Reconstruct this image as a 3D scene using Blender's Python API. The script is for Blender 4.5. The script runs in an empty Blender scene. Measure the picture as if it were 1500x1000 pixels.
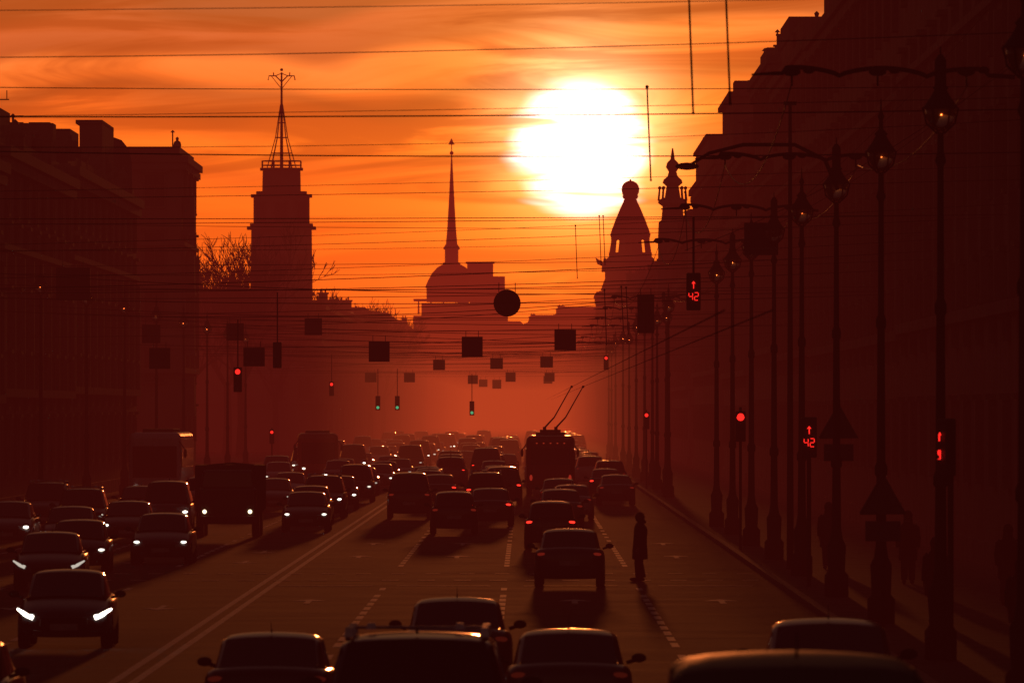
import bpy, math, random
from mathutils import Vector
random.seed(7)
scene=bpy.context.scene
COL=scene.collection
# ------------------------------------------------------------ materials
def nodes(m):
    m.use_nodes=True
    nt=m.node_tree
    for n in list(nt.nodes): nt.nodes.remove(n)
    return nt
def mat(name,col,rough=.6,metal=0,var=.25,scale=3,bump=0,objcol=False,coat=0,trans=0,spec=.5,det=3):
    m=bpy.data.materials.new(name); nt=nodes(m); N=nt.nodes; L=nt.links
    o=N.new('ShaderNodeOutputMaterial'); b=N.new('ShaderNodeBsdfPrincipled'); L.new(b.outputs[0],o.inputs[0])
    b.inputs['Roughness'].default_value=rough; b.inputs['Metallic'].default_value=metal
    b.inputs['Coat Weight'].default_value=coat; b.inputs['Transmission Weight'].default_value=trans
    b.inputs['Specular IOR Level'].default_value=spec
    tc=N.new('ShaderNodeTexCoord')
    nz=N.new('ShaderNodeTexNoise'); nz.inputs['Scale'].default_value=scale; nz.inputs['Detail'].default_value=det
    L.new(tc.outputs['Object'],nz.inputs['Vector'])
    rp=N.new('ShaderNodeMapRange'); rp.inputs['From Min'].default_value=.3; rp.inputs['From Max'].default_value=.7
    rp.inputs['To Min'].default_value=1-var; rp.inputs['To Max'].default_value=1+var
    L.new(nz.outputs[0],rp.inputs['Value'])
    vm=N.new('ShaderNodeVectorMath'); vm.operation='SCALE'
    L.new(rp.outputs[0],vm.inputs['Scale'])
    if objcol:
        oi=N.new('ShaderNodeObjectInfo'); L.new(oi.outputs['Color'],vm.inputs[0])
    else: vm.inputs[0].default_value=col
    L.new(vm.outputs[0],b.inputs['Base Color'])
    rr=N.new('ShaderNodeMapRange'); rr.inputs['To Min'].default_value=max(0,rough-.12*var*2); rr.inputs['To Max'].default_value=min(1,rough+.12*var*2)
    L.new(nz.outputs[0],rr.inputs['Value']); L.new(rr.outputs[0],b.inputs['Roughness'])
    if bump:
        bp=N.new('ShaderNodeBump'); bp.inputs['Strength'].default_value=bump; bp.inputs['Distance'].default_value=.05
        L.new(nz.outputs[0],bp.inputs['Height']); L.new(bp.outputs[0],b.inputs['Normal'])
    return m
def emis(name,col,strength,objcol=False):
    m=bpy.data.materials.new(name); nt=nodes(m); N=nt.nodes; L=nt.links
    o=N.new('ShaderNodeOutputMaterial'); e=N.new('ShaderNodeEmission'); e.inputs[1].default_value=strength
    e.inputs[0].default_value=(*col,1)
    if objcol:
        oi=N.new('ShaderNodeObjectInfo'); L.new(oi.outputs['Color'],e.inputs[0])
    L.new(e.outputs[0],o.inputs[0]); m.cycles.emission_sampling='NONE'; return m
M={}
M['asphalt']=mat('asphalt',(.042,.04,.04),.9,var=.4,scale=.3,bump=.25,spec=.06,det=6)
M['ground']=mat('ground',(.05,.045,.04),.95,var=.3,scale=.05,spec=.05)
M['pave']=mat('paving',(.09,.08,.075),.92,var=.25,scale=.8,bump=.2,spec=.04)
M['kerb']=mat('granite_kerb',(.16,.14,.13),.8,var=.2,scale=2,spec=.1)
M['paint']=mat('road_paint',(.6,.56,.52),.75,var=.6,scale=2.2,spec=.25,det=5)
M['stone']=mat('stucco_a',(.2,.16,.13),.95,var=.2,scale=.3,spec=.03)
M['stone2']=mat('stucco_b',(.2,.155,.135),.95,var=.2,scale=.4,spec=.03)
M['stone3']=mat('granite',(.2,.16,.14),.95,var=.25,scale=.5,spec=.03)
M['roof']=mat('sheet_roof',(.1,.085,.085),.9,var=.25,scale=.6,spec=.06)
M['wglass']=mat('window_glass',(.03,.03,.035),.35,var=.1,scale=.5,spec=.2)
M['wframe']=mat('window_frame',(.14,.12,.1),.9,spec=.03)
M['iron']=mat('cast_iron',(.03,.03,.03),.75,var=.2,scale=6,spec=.12)
M['wire']=mat('wire',(.03,.025,.025),.9,var=.1,scale=2,spec=.05)
M['copper']=mat('copper_wire',(.25,.12,.07),.5,metal=.6,var=.1)
M['glass']=mat('lantern_glass',(.55,.38,.28),.12,trans=.85,var=.05)
M['paintcar']=mat('car_paint',(.05,.05,.05),.3,objcol=True,var=.08,scale=3,coat=.35)
M['paintmatte']=mat('dusty_paint',(.05,.05,.05),.55,objcol=True,var=.15,scale=3,spec=.3)
M['carglass']=mat('car_glass',(.015,.016,.018),.07,var=.05,scale=2)
M['rubber']=mat('rubber',(.02,.02,.02),.9,spec=.1)
M['rim']=mat('alloy_rim',(.4,.4,.4),.35,metal=.9)
M['plastic']=mat('black_plastic',(.025,.025,.025),.6,spec=.3)
M['plate']=mat('plate_white',(.4,.4,.38),.7,spec=.15)
M['lens']=emis('lit_lamp',(1,1,1),9,True)
M['led']=emis('red_led',(1,.02,.015),1.7)
M['ledg']=emis('green_led',(.05,1,.5),.45)
M['sign']=mat('sign_back',(.05,.05,.055),.85,var=.2,scale=3,spec=.06)
M['signf']=mat('sign_grey',(.1,.1,.11),.8,spec=.1)
M['skin']=mat('skin',(.35,.2,.15),.6,var=.1)
M['cloth']=mat('dark_wool',(.025,.022,.025),.95,var=.3,scale=8,bump=.2,spec=.05)
M['cloth2']=mat('dark_denim',(.03,.03,.04),.95,var=.3,scale=8,spec=.05)
M['bark']=mat('bark',(.06,.045,.035),.9,var=.3,scale=6,spec=.1)
M['canvas']=mat('truck_canvas',(.04,.043,.036),.9,var=.25,scale=1.5,bump=.3,spec=.1)
M['gold']=mat('gilt',(.3,.2,.07),.6,metal=.5)
# ------------------------------------------------------------ mesh builder
class MB:
    def __init__(s): s.v=[];s.f=[];s.m=[];s.k=0
    def add(s,vs,fs):
        b=len(s.v); s.v+= [tuple(v) for v in vs]; s.f+=[tuple(i+b for i in f) for f in fs]; s.m+=[s.k]*len(fs); return s
    def box(s,c,d,taper=1):
        x,y,z=c;a,b,h=d[0]/2,d[1]/2,d[2]/2;t=taper
        vs=[(x-a,y-b,z-h),(x+a,y-b,z-h),(x+a,y+b,z-h),(x-a,y+b,z-h),(x-a*t,y-b*t,z+h),(x+a*t,y-b*t,z+h),(x+a*t,y+b*t,z+h),(x-a*t,y+b*t,z+h)]
        return s.add(vs,[(3,2,1,0),(4,5,6,7),(0,1,5,4),(1,2,6,5),(2,3,7,6),(3,0,4,7)])
    def tube(s,pts,r,n=6):
        pts=[Vector(p) for p in pts]; rs=r if isinstance(r,(list,tuple)) else [r]*len(pts)
        vs=[];fs=[]
        for i,p in enumerate(pts):
            d=(pts[min(i+1,len(pts)-1)]-pts[max(i-1,0)]).normalized()
            up=Vector((0,0,1)) if abs(d.z)<.95 else Vector((0,1,0))
            a=d.cross(up).normalized(); b=d.cross(a).normalized()
            for k in range(n):
                t=2*math.pi*k/n; vs.append(p+a*math.cos(t)*rs[i]+b*math.sin(t)*rs[i])
        for i in range(len(pts)-1):
            for k in range(n):
                k2=(k+1)%n; fs.append((i*n+k,i*n+k2,(i+1)*n+k2,(i+1)*n+k))
        fs.append(tuple(range(n))[::-1]); fs.append(tuple(range((len(pts)-1)*n,len(pts)*n)))
        return s.add(vs,fs)
    def lathe(s,prof,n=12,c=(0,0,0),ph=0):
        vs=[];fs=[]
        for r,z in prof:
            for k in range(n):
                t=2*math.pi*k/n+ph; vs.append((c[0]+r*math.cos(t),c[1]+r*math.sin(t),c[2]+z))
        for i in range(len(prof)-1):
            for k in range(n):
                k2=(k+1)%n; fs.append((i*n+k,i*n+k2,(i+1)*n+k2,(i+1)*n+k))
        fs.append(tuple(range(n))[::-1]); fs.append(tuple(range((len(prof)-1)*n,len(prof)*n)))
        return s.add(vs,fs)
    def ball(s,c,r,n=10,sc=(1,1,1)):
        vs=[];fs=[];m=n//2+1
        for i in range(m+1):
            a=math.pi*i/m
            for k in range(n):
                t=2*math.pi*k/n; vs.append((c[0]+r*sc[0]*math.sin(a)*math.cos(t),c[1]+r*sc[1]*math.sin(a)*math.sin(t),c[2]-r*sc[2]*math.cos(a)))
        for i in range(m):
            for k in range(n):
                k2=(k+1)%n; fs.append((i*n+k,i*n+k2,(i+1)*n+k2,(i+1)*n+k))
        return s.add(vs,fs)
    def obj(s,name,mats,smooth=False,link=True,parent=None,bevel=0,seg=2):
        me=bpy.data.meshes.new(name); me.from_pydata(s.v,[],s.f); 
        for mm in (mats if isinstance(mats,list) else [mats]): me.materials.append(mm)
        for p,k in zip(me.polygons,s.m): p.material_index=k; p.use_smooth=smooth
        me.update()
        o=bpy.data.objects.new(name,me)
        if link: COL.objects.link(o)
        if parent: o.parent=parent
        if bevel:
            b=o.modifiers.new('b','BEVEL'); b.width=bevel; b.segments=seg; b.limit_method='ANGLE'
        return o
def empty(name,loc=(0,0,0),link=True):
    o=bpy.data.objects.new(name,None); o.location=loc; o.empty_display_size=.5
    if link: COL.objects.link(o)
    return o
def tag(o,label,cat,group=None):
    o['label']=label; o['category']=cat
    if group: o['group']=group
TEMPL=[]
def tchildren(o): return [c for c in TEMPL if c.parent==o]
def inst(t,loc,rot=0,scale=1,color=None):
    def cp(o,par):
        c=o.copy(); COL.objects.link(c)
        if par is not None: c.parent=par
        n=o.name.split('.')[0]
        if n in('body',) and color: c.color=(*color,1)
        for ch in tchildren(o): cp(ch,c)
        return c
    r=cp(t,None); r.location=loc; r.rotation_euler=(0,0,rot); r.scale=(scale,)*3 if not isinstance(scale,tuple) else scale
    return r
def T(o,parent=None):
    TEMPL.append(o)
    if parent: o.parent=parent
    return o
# ------------------------------------------------------------ setting: ground, road
gm=MB(); gm.add([(-3000,-300,-.02),(3000,-300,-.02),(3000,6000,-.02),(-3000,6000,-.02)],[(0,1,2,3)])
g=gm.obj('ground',M['ground']); g['kind']='structure'
rm=MB(); 
for i in range(26):
    y0=-50+i*100; rm.add([(-19.5,y0,0),(6.4,y0,0),(6.4,y0+100,0),(-19.5,y0+100,0)],[(0,1,2,3)])
r=rm.obj('road',M['asphalt']); r['kind']='structure'
def strip(name,x0,x1,z,mt):
    m=MB(); m.box(((x0+x1)/2,1225,z/2-.01),(x1-x0,2550,z+.02)); o=m.obj(name,mt,bevel=0); o['kind']='structure'
strip('pavement',6.6,13.2,.14,M['pave']); strip('kerb',6.4,6.597,.15,M['kerb'])
strip('pavement',-22.2,-19.7,.14,M['pave']); strip('kerb',-19.697,-19.5,.15,M['kerb'])
mm=MB()
def rect(x0,x1,y0,y1,z=.005): mm.add([(x0,y0,z),(x1,y0,z),(x1,y1,z),(x0,y1,z)],[(0,1,2,3)])
for x in(-6.9,-6.55): rect(x,x+.15,60,1400)
for x in(-3.6,-.55,2.85,-10,-13.2,-16.4):
    y=62
    while y<1100:
        if not(246<y<268): rect(x-.07,x+.08,y,y+3.2)
        y+=4.8 if (int(y/45)%2==0) else 9
o=mm.obj('lane_marking',M['paint']); o['kind']='structure'
mm=MB()
x=-19
while x<6.2:
    rect(x,x+.45,252,252.6); rect(x+.1,x+.5,262,262.6); x+=.95
for x in(-5.1,-2.1,1.15,4.6): 
    if x>-6: rect(x-1.2,x+1.2,244,244.5)
o=mm.obj('crossing_marking',M['paint']); o['kind']='structure'; o.location.z=.004
mm=MB()
for x in(-5.1,-2.1,1.15,4.6):
    for y in(222,290,318):
        mm.add([(x-.07,y,.006),(x+.07,y,.006),(x+.07,y+3,.006),(x-.07,y+3,.006)],[(0,1,2,3)])
        mm.add([(x-.42,y+3,.006),(x+.42,y+3,.006),(x,y+5,.006)],[(0,1,2)])
for x in(-8.3,-11.6,-14.8):
    for y in(215,280,300):
        mm.add([(x-.07,y+2,.006),(x+.07,y+2,.006),(x+.07,y+5,.006),(x-.07,y+5,.006)],[(0,1,2,3)])
        mm.add([(x-.42,y+2,.006),(x,y,.006),(x+.42,y+2,.006)],[(0,1,2)])
o=mm.obj('arrow_marking',M['paint']); o['kind']='structure'
# ------------------------------------------------------------ buildings
wm=MB(); wm.box((0,-.03,0),(1.3,.06,2.1)); wm.k=1
for xx in(-.72,.72): wm.box((xx,-.08,0),(.14,.16,2.38))
wm.box((0,-.08,1.12),(1.3,.16,.14)); wm.box((0,-.1,-1.12),(1.3,.2,.14)); wm.box((0,-.06,.35),(1.3,.1,.07)); wm.box((0,-.06,-.35),(.07,.1,1.33))
wm.box((0,-.16,1.28),(1.8,.32,.16))
wmesh=wm.obj('window_tmp',[M['wglass'],M['wframe']],link=False).data
def window(par,loc,rot):
    w=bpy.data.objects.new('window',wmesh); COL.objects.link(w); w.parent=par; w.location=loc; w.rotation_euler=(0,0,rot)
def building(side,x,y0,y1,h,depth=18,mt=None,label='',chim=2,floors=5,dorm=0,nstep=7.5,endwin=True,flat=False,name='apartment_building',rag=0):
    mt=mt or M['stone']; root=empty(name,(x,y0,0)); L=y1-y0; s=side
    b=MB(); b.box((s*depth/2,L/2,h/2-.05),(depth,L,h-.1)); b.obj('wall',mt,parent=root)
    c=MB()
    for z,pr,th in((h-.45,.45,.45),(h-.95,.3,.4),(h*.33,.25,.35),(h*.72,.2,.25),(.4,.15,.8)):
        c.box((s*(depth/2)-0,L/2,z),(depth+2*pr,L+2*min(pr,.3),th))
    c.obj('cornice',mt,parent=root)
    rf=MB()
    if flat: rf.box((s*depth/2,L/2,h+.15),(depth-.3,L-.3,.5))
    else: rf.box((s*depth/2,L/2,h+.9),(depth-.8,L-.8,1.9),.72)
    rf.obj('roof',M['roof'],parent=root)
    n=max(2,int(L/nstep)); st=L/n
    for i in range(n+1):
        yy=min(max(i*st,.5),L-.5); p=MB(); p.box((-s*.12,yy,h*.52),(.24,.7,h*.36)); p.obj('pilaster',mt,parent=root)
    fh=(h-2.2)/floors
    for i in range(n):
        for f in range(floors):
            window(root,(-s*.003,(i+.5)*st,1.9+fh*(f+.5)-.3),-s*math.pi/2)
    if endwin:
        for i in range(2):
            for f in range(1,floors): window(root,(s*(1.8+i*3),-.003,1.9+fh*(f+.5)-.3),0)
    rnd=random.Random(int(y0))
    for i in range(chim):
        yy=rnd.uniform(2,L-2); xx=s*rnd.uniform(1.2,3); ch=MB(); w=rnd.uniform(.9,1.8); hh=rnd.uniform(.7,1.5)
        ch.box((xx,yy,h+.5+hh/2),(w,w*.8,hh)); ch.box((xx,yy,h+.55+hh),(w+.25,w*.8+.25,.2))
        if rnd.random()<.5: 
            for q in(-.25,.25): ch.tube([(xx+q*w,yy,h+.6+hh),(xx+q*w,yy,h+1.05+hh)],.1)
        ch.obj('chimney',mt,parent=root)
    for i in range(rag):
        yy=rnd.uniform(1,L-1); xx=s*rnd.uniform(.2,.9); ch=MB(); w=rnd.uniform(.25,.7); hh=rnd.uniform(.4,1.3)
        k=rnd.random()
        if k<.4: ch.box((xx,yy,h+hh/2+.1),(w,w,hh)); ch.box((xx,yy,h+hh+.12),(w+.15,w+.15,.1)); nm='chimney'
        elif k<.7: ch.tube([(xx,yy,h),(xx,yy,h+hh+.5)],.05,5); ch.lathe([(.16,0),(.02,.16)],6,(xx,yy,h+hh+.5)); nm='vent_pipe'
        else: ch.lathe([(.3,0),(.3,.3),(.18,.4),(.28,.7),(.22,.95),(.08,1.05),(.12,1.2),(.02,1.3)],8,(xx,yy,h+.1)); nm='urn'
        ch.obj(nm,mt,parent=root)
    for i in range(dorm):
        yy=L*(i+.5)/dorm; d=MB(); d.box((s*.9,yy,h+.7),(1.6,1.8,1.8)); d.box((s*.8,yy,h+1.75),(2,2.2,.3),.4); d.obj('dormer',M['roof'],parent=root)
    tag(root,label or 'dark stucco apartment building with cornices along the avenue','building','apartment buildings lining the avenue')
    return root
def blk(par,name,mt,*bx):
    for c,d in bx:
        m=MB(); m.box(c,d); m.obj(name,mt,parent=par)
def antenna(par,x,y,z,h,kind=0):
    a=MB(); a.tube([(x,y,z),(x,y,z+h)],.04,5)
    if kind==0:
        for q in(.55,.75,.95): a.tube([(x-.45,y,z+h*q),(x+.45,y,z+h*q)],.02,4)
    else:
        for q in(-.4,0,.4): a.tube([(x+q,y,z+h*.9),(x+q,y,z+h*.9+.4)],.02,4)
        a.tube([(x-.5,y,z+h*.9),(x+.5,y,z+h*.9)],.025,4)
    a.obj('antenna',M['iron'],parent=par)
# right row
building(1,13,100,170,22.0,mt=M['stone2'],endwin=False)
building(1,13,170.2,245,22.0,mt=M['stone'],endwin=False)
building(1,13,245.2,330,22.0,mt=M['stone3'],endwin=False)
b=building(1,13,330.2,433,21.4,mt=M['stone2'],endwin=False,flat=True,chim=1,rag=8)
blk(b,'attic',M['stone2'],((1.8,92,22.4),(2.8,14,1.6)),((1.9,95,23.4),(1.6,6,.7)))
b=building(1,13,433.2,498,21.6,mt=M['stone'],chim=1,flat=True,rag=10,label='tall building with stepped attic storeys and chimneys')
blk(b,'attic',M['stone'],((1.5,42,22.4),(2.6,40,1.5)),((1.5,54,23.6),(2.6,16,1.2)))
b=building(1,13,498.2,543,23.2,mt=M['stone3'],chim=0,flat=True,rag=7)
blk(b,'attic',M['stone3'],((1.6,36,24.0),(2.6,15,.9)))
b=building(1,13,560,627,20.2,mt=M['stone2'],chim=1,dorm=2,rag=5)
blk(b,'attic',M['stone2'],((2.0,50,22.2),(4.2,33,3.6)),((2.0,50,24.1),(4.8,33.5,.3)),((1.5,60,25),(2,5,1.5)),((1.2,38,24.6),(.7,3,.9)))
b=building(1,13,640,737,21.6,mt=M['stone'],chim=2,flat=True,rag=6)
blk(b,'attic',M['stone'],((2.1,70,22.9),(4.0,52,2.2)),((2.1,70,24.1),(4.4,52.4,.25)),((.9,88,24.7),(.8,3,1.0)))
b=building(1,13,760,933,19.0,mt=M['stone2'],chim=2,dorm=4,nstep=12,rag=8)
blk(b,'attic',M['stone2'],((1.6,118,20.6),(3.2,14,3.2)))
b=building(1,13,950,1180,18.6,mt=M['stone3'],chim=4,nstep=20,floors=4,rag=6)
b=building(1,12.5,1200,1520,20.5,mt=M['stone'],chim=5,nstep=30,floors=4,rag=6)
b=building(1,13,1640,2100,22,mt=M['stone'],chim=5,nstep=60,floors=3)
rt=empty('corner_turret',(13.1,852,0)); m=MB()
m.lathe([(1.3,0),(1.3,20),(1.25,21.2),(1.0,21.4),(.9,22.6),(1.3,22.9),(1.25,23.2),(.7,23.4),(.55,24.4),(.9,24.7),(.8,25.0),(.45,25.3),(.35,25.7),(.6,26.1),(.5,26.5),(.2,26.8),(.06,27.8)],12)
m.obj('shaft',M['stone3'],smooth=False,parent=rt)
for k in range(8):
    m=MB(); t=k*math.pi/4; m.tube([(1.25*math.cos(t),1.25*math.sin(t),23.1),(1.15*math.cos(t),1.15*math.sin(t),24.1)],.1,5); m.ball((1.15*math.cos(t),1.15*math.sin(t),24.25),.17,6)
    m.obj('finial',M['stone3'],parent=rt)
tag(rt,'ornate corner turret with ball finials on a facade','turret')
b=building(1,11.9,1545,1610,23.8,depth=22,mt=M['stone3'],chim=0,nstep=13,label='art nouveau corner building carrying a glazed globe tower',name='corner_building')
a=MB(); a.box((7.5,6,26),(13,10,4.2)); a.box((7.0,6,28.3),(10,8,.6)); a.box((3,5,25.3),(5.5,7,2.9),.6); a.obj('attic',M['stone3'],parent=b)
dm=empty('glazed_tower',(17,1552,0)); m=MB()
m.lathe([(3.9,28.4),(3.9,29.0),(3.5,29.3),(3.5,30.0)],12); m.obj('base',M['stone3'],parent=dm)
m=MB()
for k in range(8):
    t=(k+.5)*math.pi/4; m.tube([(3.15*math.cos(t),3.15*math.sin(t),29.9),(2.75*math.cos(t),2.75*math.sin(t),32.9)],[.5,.42],6)
    m.tube([(3.0*math.cos(t),3.0*math.sin(t),31.9),(2.8*math.cos(t+.39),2.8*math.sin(t+.39),32.5),(2.9*math.cos(t+.785),2.9*math.sin(t+.785),31.9)],.35,5)
m.lathe([(2.0,29.9),(1.7,33)],8)
m.obj('colonnade',M['stone3'],parent=dm)
m=MB(); m.lathe([(3.2,32.5),(3.3,33.0),(3.0,33.4),(2.65,34.2),(2.35,35.1),(1.95,36.1),(1.55,37.0),(1.15,37.8),(.95,38.2),(1.15,38.5),(.75,38.8)],16)
for k in range(8):
    t=(k+.5)*math.pi/4; m.tube([(3.25*math.cos(t),3.25*math.sin(t),33.2),(2.5*math.cos(t),2.5*math.sin(t),35.1),(1.65*math.cos(t),1.65*math.sin(t),37.0),(1.0*math.cos(t),1.0*math.sin(t),38.3)],.18,5)
m.obj('roof',M['roof'],parent=dm)
m=MB(); m.ball((0,0,40.2),1.3,14); 
for s in(-1,0,1): m.tube([(1.38*math.cos(t*.4)*math.cos(s),1.38*math.cos(t*.4)*math.sin(s),40.2+1.38*math.sin(t*.4)) for t in range(0,17)],.12,5)
m.ball((-.8,0,39.1),.5,6); m.ball((.8,0,39.1),.5,6); m.tube([(0,0,38.5),(0,0,41.9)],.15,6); m.obj('globe',M['stone3'],parent=dm,smooth=True)
tag(dm,'tapering glazed tower topped by a globe','tower')
st=empty('eagle_statue',(12.8,1550,26.8)); m=MB()
m.tube([(0,0,0),(0,0,.9),(.1,0,1.7),(0,0,2.3)],[.5,.45,.35,.15],8)
m.obj('torso',M['stone3'],parent=st,smooth=True)
for sx in(-1,1):
    m=MB(); m.add([(0,.1,.8),(sx*1.2,.2,1.3),(sx*1.5,.2,2.4),(sx*.9,.2,2.0),(sx*.4,.1,1.8),(0,-.1,.8),(sx*1.2,0,1.3),(sx*1.5,0,2.4),(sx*.9,0,2.0),(sx*.4,-.1,1.8)],[(0,1,2,3,4),(9,8,7,6,5),(0,5,6,1),(1,6,7,2),(2,7,8,3),(3,8,9,4),(4,9,5,0)]); m.obj('wing',M['stone3'],parent=st)
tag(st,'stone eagle statue with raised wings on a parapet','statue')
# left row
b=building(-1,-22,100,180,13.5,mt=M['stone2'],endwin=False,flat=True)
b=building(-1,-22,180.2,262,14.0,mt=M['stone'],endwin=False,flat=True)
b=building(-1,-22,262.2,340,14.2,mt=M['stone3'],endwin=False,flat=True,chim=1)
b=building(-1,-22,340.2,400,15.0,mt=M['stone2'],chim=0,flat=True,rag=8); antenna(b,-1.5,58,15.5,1.6,0)
blk(b,'attic',M['stone2'],((-2,52,15.9),(4,10,1.2)))
b=building(-1,-22,400.2,462,15.8,mt=M['stone'],chim=0,flat=True,rag=16); antenna(b,-1.0,16,16.2,2.0,1); antenna(b,-.9,27,16.2,1.5,0)
blk(b,'attic',M['stone'],((-1.2,8,16.7),(1.8,10,1.2)),((-1.6,32,16.7),(2.0,16,1.1)),((-1.0,50,17.0),(1.6,3,1.9)),((-1.2,57,17.4),(1.0,3,1.6)))
b=building(-1,-22,462.2,540,16.5,mt=M['stone3'],chim=0,flat=True,rag=18)
blk(b,'attic',M['stone3'],((-1.2,12,17.6),(1.6,9,1.4)),((-.9,48,18.2),(1.2,14,2.8)),((-1.0,48,19.65),(1.4,14.2,.2)))
m=MB(); m.lathe([(1.3,16.5),(1.25,18.3),(1.1,19.0),(.7,19.5),(.15,19.7)],10,(-1.2,70,0)); m.obj('dome',M['roof'],parent=b)
b=building(-1,-22.9,636,664,21.6,depth=30,mt=M['stone2'],chim=0,flat=True,rag=3,label='corner building with bay windows and balconies beside a square')
for z in(4,8,12,16): 
    m=MB(); m.box((.45,1.5,z+.2),(.9,2.4,.25)); m.box((.45,1.5,z+1.52),(.8,2,2.4),.9); m.obj('bay_window',M['stone2'],parent=b)
b=building(-1,-22,1030,1200,16.0,depth=40,mt=M['stone'],chim=5,nstep=30,floors=4,rag=8)
b=building(-1,-22,1200.5,1450,16.8,depth=20,mt=M['stone3'],chim=5,nstep=40,floors=4,rag=10)
b=building(-1,-22,1451,1700,18.6,depth=20,mt=M['stone2'],chim=4,nstep=40,floors=4,rag=8)
b=building(-1,-22.5,1701,2150,20.6,depth=20,mt=M['stone2'],chim=4,nstep=60,floors=4)
for (x0,x1,y,h) in((-60,-24,2330,22),(0,8,2300,25.5),(6.5,20,2250,27),(-14,1,2460,25.5)):
    w=x1-x0; b=building(1,x0,y,y+40,h,depth=w,mt=M['stone'],chim=3,floors=4,nstep=14,label='distant building closing the end of the avenue')
tw=empty('fire_watch_tower',(-28.1,1100,0)); m=MB()
q=math.pi/8
def octs(m,lst): m.lathe(lst,8,ph=q)
k=1/math.cos(q)
octs(m,[(3.55*k,0),(3.55*k,17.5),(3.45*k,25.2)]); octs(m,[(3.2*k,25.9),(3.2*k,28.9)]); octs(m,[(2.2*k,29.6),(2.15*k,32.0)])
m.obj('shaft',M['stone3'],parent=tw)
m=MB()
for z,rr,th in((12,3.8,.4),(17.6,3.8,.4),(25.2,3.95,.35),(25.6,3.6,.3),(28.9,3.5,.35),(29.3,2.9,.3),(32.0,2.45,.3)): octs(m,[(rr*k,z),(rr*k,z+th)])
m.obj('cornice',M['stone3'],parent=tw)
for z,rr in((8,3.56),(15,3.56),(21,3.56),(27.1,3.2)):
    for k2 in(-1,0,1):
        a=k2*math.pi/4
        window(tw,(math.sin(a)*rr,-math.cos(a)*rr-.02,z),a)
m=MB()
for k2 in range(8):
    t=q+k2*math.pi/4; m.tube([(2.4*math.cos(t),2.4*math.sin(t),32.2),(2.4*math.cos(t),2.4*math.sin(t),33.1)],.07,4)
for z in(32.6,33.1): m.tube([(2.4*math.cos(q+t*math.pi/4),2.4*math.sin(q+t*math.pi/4),z) for t in range(9)],.05,4)
m.obj('railing',M['iron'],parent=tw)
m=MB(); m.tube([(0,0,32.2),(0,0,43.3)],[.2,.1],6)
for k2 in range(8):
    t=k2*math.pi/4; m.tube([(1.7*math.cos(t),1.7*math.sin(t),32.2),(.7*math.cos(t),.7*math.sin(t),35.8),(.12*math.cos(t),.12*math.sin(t),39.6)],.05,4)
for z,rr in((34,1.15),(35.8,.72),(37.5,.4)): m.tube([(rr*math.cos(t*math.pi/6),rr*math.sin(t*math.pi/6),z) for t in range(13)],.05,4)
for s in(-1,1):
    m.tube([(0,0,42.2),(s*.7,0,42.9),(s*1.45,0,42.9),(s*1.55,0,42.4)],.07,4); m.tube([(0,0,43.2),(s*.7,0,42.9)],.05,4); m.tube([(s*.9,0,42.9),(s*.95,0,43.3)],.06,4)
    m.tube([(0,0,41.4),(s*1.2,0,42.9)],.04,4); m.tube([(0,s*.9,42.2),(0,0,42.9)],.05,4)
m.ball((0,0,43.6),.18,6); m.obj('signal_mast',M['iron'],parent=tw)
tag(tw,'stepped polygonal stone tower with iron signal mast','tower')
ad=empty('spired_tower',(-18.6,2400,0)); m=MB()
m.box((0,0,14),(19,18,28)); m.box((0,0,29.6),(15,15,3.2)); m.box((-1,0,32),(17,15,.5))
for i in range(6): m.box((-8.2+i*3.1,-8,30.2),(.5,.5,3.6),.6)
m.obj('base',M['stone'],parent=ad)
m=MB(); m.lathe([(6.3,31.5),(6.3,35),(6.6,35.1),(6.5,35.6),(5.9,37),(4.9,38.8),(3.6,40.2),(2.4,40.9)],20); m.obj('dome',M['roof'],parent=ad,smooth=True)
m=MB(); m.lathe([(2.2,40.7),(2.2,41.4),(1.7,41.5),(1.7,44.6),(2.1,44.8),(2.0,45.2),(1.5,46)],10); m.obj('lantern',M['stone'],parent=ad)
m=MB(); m.lathe([(1.45,46),(1.1,50),(.65,58),(.25,66),(.1,68.5)],8); m.obj('spire',M['gold'],parent=ad)
m=MB(); m.ball((0,0,68.9),.5,8); m.tube([(0,0,69.2),(0,0,72.5)],.12,5); m.add([(-.8,0,71),(.8,0,71),(.5,0,71.5),(0,0,72.6),(-.6,0,71.6)],[(0,1,2,3,4)]); m.obj('weather_vane',M['gold'],parent=ad)
tag(ad,'domed tower with tall gilded needle spire and weathervane','tower')
b=empty('block_building',(-9.2,2395,0)); m=MB(); m.box((0,0,17),(9.5,14,34)); m.box((-2.2,0,37.6),(6.5,9,7.2)); m.box((-2.2,0,41.3),(7.2,9.6,.4)); m.box((0,0,34.3),(10,14.5,.5)); m.obj('wall',M['stone2'],parent=b)
m=MB(); m.box((2,0,36.2),(4,8,3.3)); m.obj('roof',M['roof'],parent=b); m=MB(); m.box((-6.6,0,32),(2.6,8,3)); m.obj('roof',M['roof'],parent=b); tag(b,'stepped stone block beside the domed tower','building')
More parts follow.
